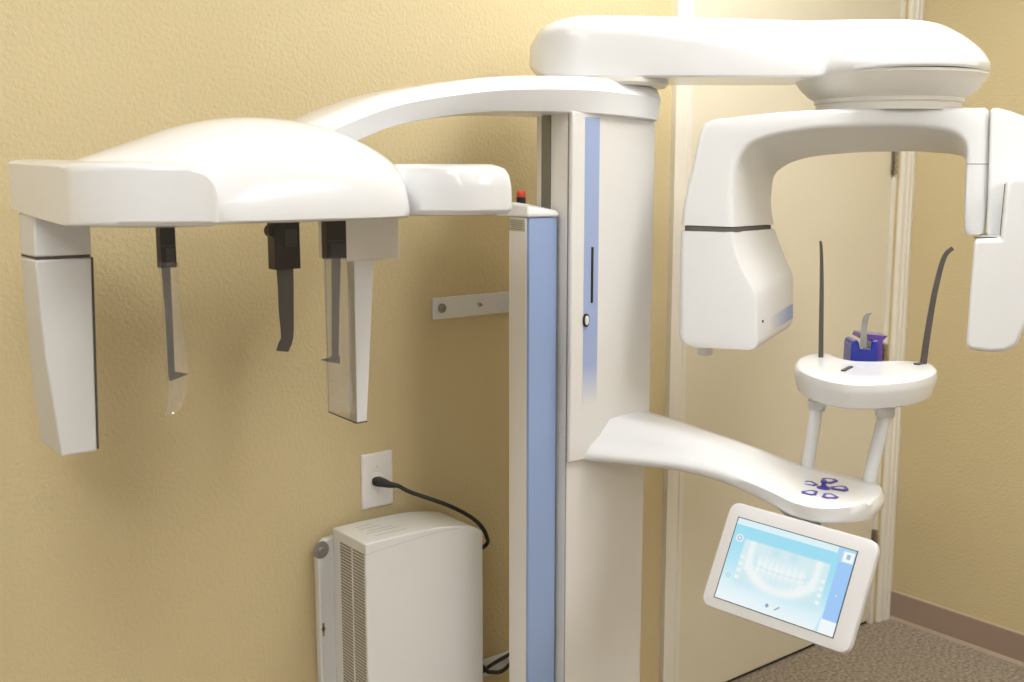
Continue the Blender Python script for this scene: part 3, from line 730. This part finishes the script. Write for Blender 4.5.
vs = [mp(i / NU, j / NV, .0006) for j in range(NV + 1) for i in range(NU + 1)]
fs = [(j * (NU + 1) + i, j * (NU + 1) + i + 1, (j + 1) * (NU + 1) + i + 1, (j + 1) * (NU + 1) + i) for j in range(NV) for i in range(NU)]
sm = bpy.data.materials.new('screen_glow'); sm.use_nodes = True; nt = sm.node_tree; b = nt.nodes['Principled BSDF']
at_ = nt.nodes.new('ShaderNodeAttribute'); at_.attribute_name = 'picture'
b.inputs['Base Color'].default_value = (.02, .02, .02, 1); b.inputs['Roughness'].default_value = .12
nt.links.new(at_.outputs['Color'], b.inputs['Emission Color']); b.inputs['Emission Strength'].default_value = .93
scr = obj('screen', vs, fs, sm, mon)
ca = scr.data.color_attributes.new('picture', 'FLOAT_COLOR', 'POINT')
for j in range(NV + 1):
    for i in range(NU + 1):
        c = ui(i / NU, j / NV); ca.data[j * (NU + 1) + i].color = (c[0] ** 1.5, c[1] ** 1.6, c[2] ** 1.6, 1)
MB().loft([[mp(a, b_, -.002) for a, b_ in ((-.008, -.01), (1.008, -.01), (1.008, 1.01), (-.008, 1.01))], [mp(a, b_, .0003) for a, b_ in ((-.008, -.01), (1.008, -.01), (1.008, 1.01), (-.008, 1.01))]]).build('screen_surround', M['smoke'], mon)
# bracket to the table
top_c = mp(.62, -.10, -.022)
MB().loft([sring(Vector((-1.56, -.80, ZTb - .004)), X, Y, .055, .07, 2.6, 28), sring(Vector((-1.56, -.80, ZTb - .016)), X, Y, .052, .066, 2.6, 28), sring(cm - Gv * hh * .72 - Nv * .044, X, Ev, .015, .05, 3, 28),
           sring(cm - Nv * .040 - Z * .0, Nv, Ev, .006, .045, 3, 28)]).build('monitor_bracket', M['ivory'], mach, smooth=50)

# ------------------------------------------------------------------ wall outlet, box, cord
def rr3(c, A, B, a, b, r, k=5):
    out = []
    for sx, sy, a0 in ((1, 1, 0), (-1, 1, 90), (-1, -1, 180), (1, -1, 270)):
        for i in range(k + 1):
            t = math.radians(a0 + 90 * i / k); out.append(c + A * (sx * (a - r) + r * math.cos(t)) + B * (sy * (b - r) + r * math.sin(t)))
    return out
oc = (atY(360.5, 482.5, 0) + atY(392, 476.5, 0)) / 2; oc.y = 0
ow, oh = .0385, .0605
out = thing('wall_outlet', (oc.x, 0, oc.z), 'white wall outlet plate on the yellow wall with a black plug in it', 'outlet')
MB().loft([rr3(oc - Y * d, X, Z, ow - g, oh - g, .003) for d, g in ((.0, 0), (.0035, 0), (.0055, .002), (.006, .005))]).build('cover_plate', M['outlet'], out, smooth=35)
pk = atY(379, 480.5, -.006)
MB().loft([sring(Vector((oc.x - .002, -d, pk.z + .002)), X, Z, .0165 * s, .0175 * s, 2.3, 30) for d, s in ((.004, 1), (.0075, 1), (.0082, .95))]).build('receptacle', M['outlet'], out, smooth=40)
for dz in (.030, -.027):
    c_ = Vector((oc.x, -.006, oc.z + dz)); mb = MB(); mb.loft(disc(c_ + Y * .002, -Y, 0, 0, 0, 16, [(.0034, 0), (.0034, .003), (.0025, .0036)])); mb.build('screw', M['outlet'], out, smooth=40)

# power box
BX0, BYF, BYB = -2.125, -.162, -.03
BX1 = -1.833
ztf0 = atY(368, 549, BYF).z; ztf1 = atY(483, 523, BYF).z
box = thing('power_supply_box', ((BX0 + BX1) / 2, -.02, .25), 'white vented power supply box hung on the wall beneath the outlet', 'power box')
zc0 = (ztf0 + ztf1) / 2; prof = []
zcs = []
for x_, y_ in ((366, 544.5), (386, 539), (408, 534), (428, 529.5), (443, 527), (459, 526), (474, 527), (484, 531)):
    q = atY(x_, y_, BYF); zcs.append(((q.x - BX0) / (BX1 - BX0), q.z))
zcs[0] = (0, zcs[0][1]); zcs[-1] = (1, zcs[-1][1])
prof = [Vector((BX0, 0, .26))] + [p for p in spline([Vector((BX0 + (BX1 - BX0) * t, 0, z)) for t, z in zcs], 6)] + [Vector((BX1, 0, .26))]
MB().loft([[p + Y * BYF for p in prof], [p + Y * BYB + Z * 0 for p in prof]]).build('housing', M['boxw'], box, bevel=.003, seg=3, bang=35)
# seam of the front cover a little below the top edge
pf = [p for p in prof[1:-1]]
rs = []
for p in pf[:-12]:
    t = (p.x - BX0) / (BX1 - BX0); o_ = Z * (-.021 + .020 * t)
    rs.append([p + Y * (BYF - .0004) + o_, p + Y * (BYF - .0004) + o_ - Z * .0012, p + Y * (BYF + .002) + o_ - Z * .0012, p + Y * (BYF + .002) + o_])
MB().loft(rs).build('cover_seam', mat('soft_seam', (.62, .61, .58), .6), box)
mb = MB()
ya, yb_ = atX(342, 600, BX0).y, atX(365, 600, BX0).y; ym = (ya + yb_) / 2
z_ = atX(352, 548, BX0).z
while z_ > .28:
    for p0, p1 in ((ya, ym + .004), (ym - .004, yb_)):
        mb.box((BX0 - .0012, p1, z_ - .0034), (BX0 + .001, p0, z_))
    z_ -= .0066
mb.build('vent_slots', mat('vent_shadow', (.34, .30, .24), .7), box)
# small print on the lid
mb = MB()
def lid(t, s): # t along x, s front-back 0 front
    x_ = BX0 + (BX1 - BX0) * t; z = interp([a for a, _ in zcs], [b for _, b in zcs], t); return Vector((x_, BYF + (BYB - BYF) * s, z + .0006))
for s0, t0, t1 in ((.22, .14, .40), (.38, .12, .38), (.48, .15, .36), (.62, .12, .30), (.74, .12, .26)):
    a, b_ = lid(t0, s0), lid(t1, s0); mb.add([a, b_, b_ + Y * .0022, a + Y * .0022], [(0, 1, 2, 3)])
mb.build('lid_print', mat('faint_print', (.45, .42, .37), .6), box)
# steel back plate with bolt and keyhole
p0 = atY(315, 600, -.01).x; zpt = atY(330, 535, -.01).z
mb = MB(); prf = [(p0, .24), (p0, zpt - .03), (p0 + .004, zpt - .012), (p0 + .018, zpt), (p0 + .05, zpt + .002), (BX0 + .05, zpt + .002), (BX0 + .05, .24)]
mb.loft([[Vector((a, y, b)) for a, b in prf] for y in (-.012, -.030)]).loft([[Vector((a, y, b)) for a, b in ((p0 + .004, .24), (p0 + .004, zpt - .03), (BX1 - .02, zpt - .03), (BX1 - .02, .24))] for y in (-.0005, -.014)])
mb.build('mounting_plate', M['white'], box, bevel=.004)
bc = atY(321, 550, -.031)
mb = MB(); mb.loft(disc((bc.x, -.0295, bc.z), -Y, 0, 0, 0, 28, [(.0185, 0), (.0185, .002), (.017, .0026)])); mb.loft(disc((bc.x, -.032, bc.z), -Y, 0, 0, 0, 6, [(.008, 0), (.008, .005), (.006, .0062)]))
mb.build('bolt', M['steel'], box, smooth=30)
kc = atY(323.5, 629, -.031); kc.y = -.0306
mb = MB(); mb.loft(disc(kc, -Y, 0, 0, 0, 18, [(.0048, 0), (.0048, .0008)])); mb.box((kc.x - .0022, -.0314, kc.z - .016), (kc.x + .0022, -.0306, kc.z + .013))
mb.build('keyhole', mat('keyhole_shade', (.42, .36, .24), .7), box)

# cord
cord = thing('power_cable', (pk.x, -.01, pk.z), 'black power cord curving from the wall outlet over the white box', 'cord')
p0_ = Vector((oc.x - .004, -.0085, pk.z + .001))
outw = Vector((.75, -.66, -.12)).normalized()
mb = MB()
pts = [p0_, p0_ + Vector((0, -.012, 0)), p0_ + Vector((.004, -.022, -.001)), p0_ + Vector((.014, -.030, -.004)), p0_ + Vector((.03, -.036, -.008))]
mb.loft([sring(pts[0], X, Z, .0125, .0095, 3, 20), sring(pts[1], X, Z, .0125, .0095, 3, 20), sring(pts[2], Vector((.9, -.4, 0)), Z, .011, .0085, 3, 20), sring(pts[3], Vector((.6, .8, 0)), Z, .0075, .007, 2.4, 20), sring(pts[4], Vector((.5, .85, 0)), Z, .0045, .0045, 2, 20)])
mb.build('plug', M['cord'], cord, smooth=50)
cp = [pts[3], pts[4]] + [atY(410, 492, -.065), atY(432, 499.5, -.085), atY(452, 507, -.095), atY(470, 516.5, -.10), atY(481, 526, -.105), atY(486.5, 536, -.105), atY(486, 545, -.09)] + [Vector((BX1 + .012, -.075, atY(484, 556, -.08).z)), Vector((BX1 + .012, -.06, .58)), Vector((BX1 + .014, -.05, .45))]
MB().tube(spline(cp, 8), .0046, 14).build('cable', M['cord'], cord, smooth=60)
cq = [Vector((BX1 + .014, -.05, .45)), atY(484, 668, -.06), atY(492, 672, -.06), atY(502, 671, -.055), atY(512, 662, -.05), atY(524, 650, -.05)]
cable = MB().tube(spline(cq, 8), .0048, 12).build('low_cable', M['cord'], None, smooth=60)
cable2 = MB().tube(spline([atY(478, 676, -.05), atY(487, 668, -.05), atY(496, 662, -.045), atY(508, 655, -.04), atY(524, 644, -.04)], 8), .0045, 12).build('low_cable', M['cord'], None, smooth=60)
tag(cable, 'black cable sagging lowest beside the foot of the power box', 'cable', 'cables behind the post')
tag(cable2, 'black cable rising to the post, just above the sagging one', 'cable', 'cables behind the post')
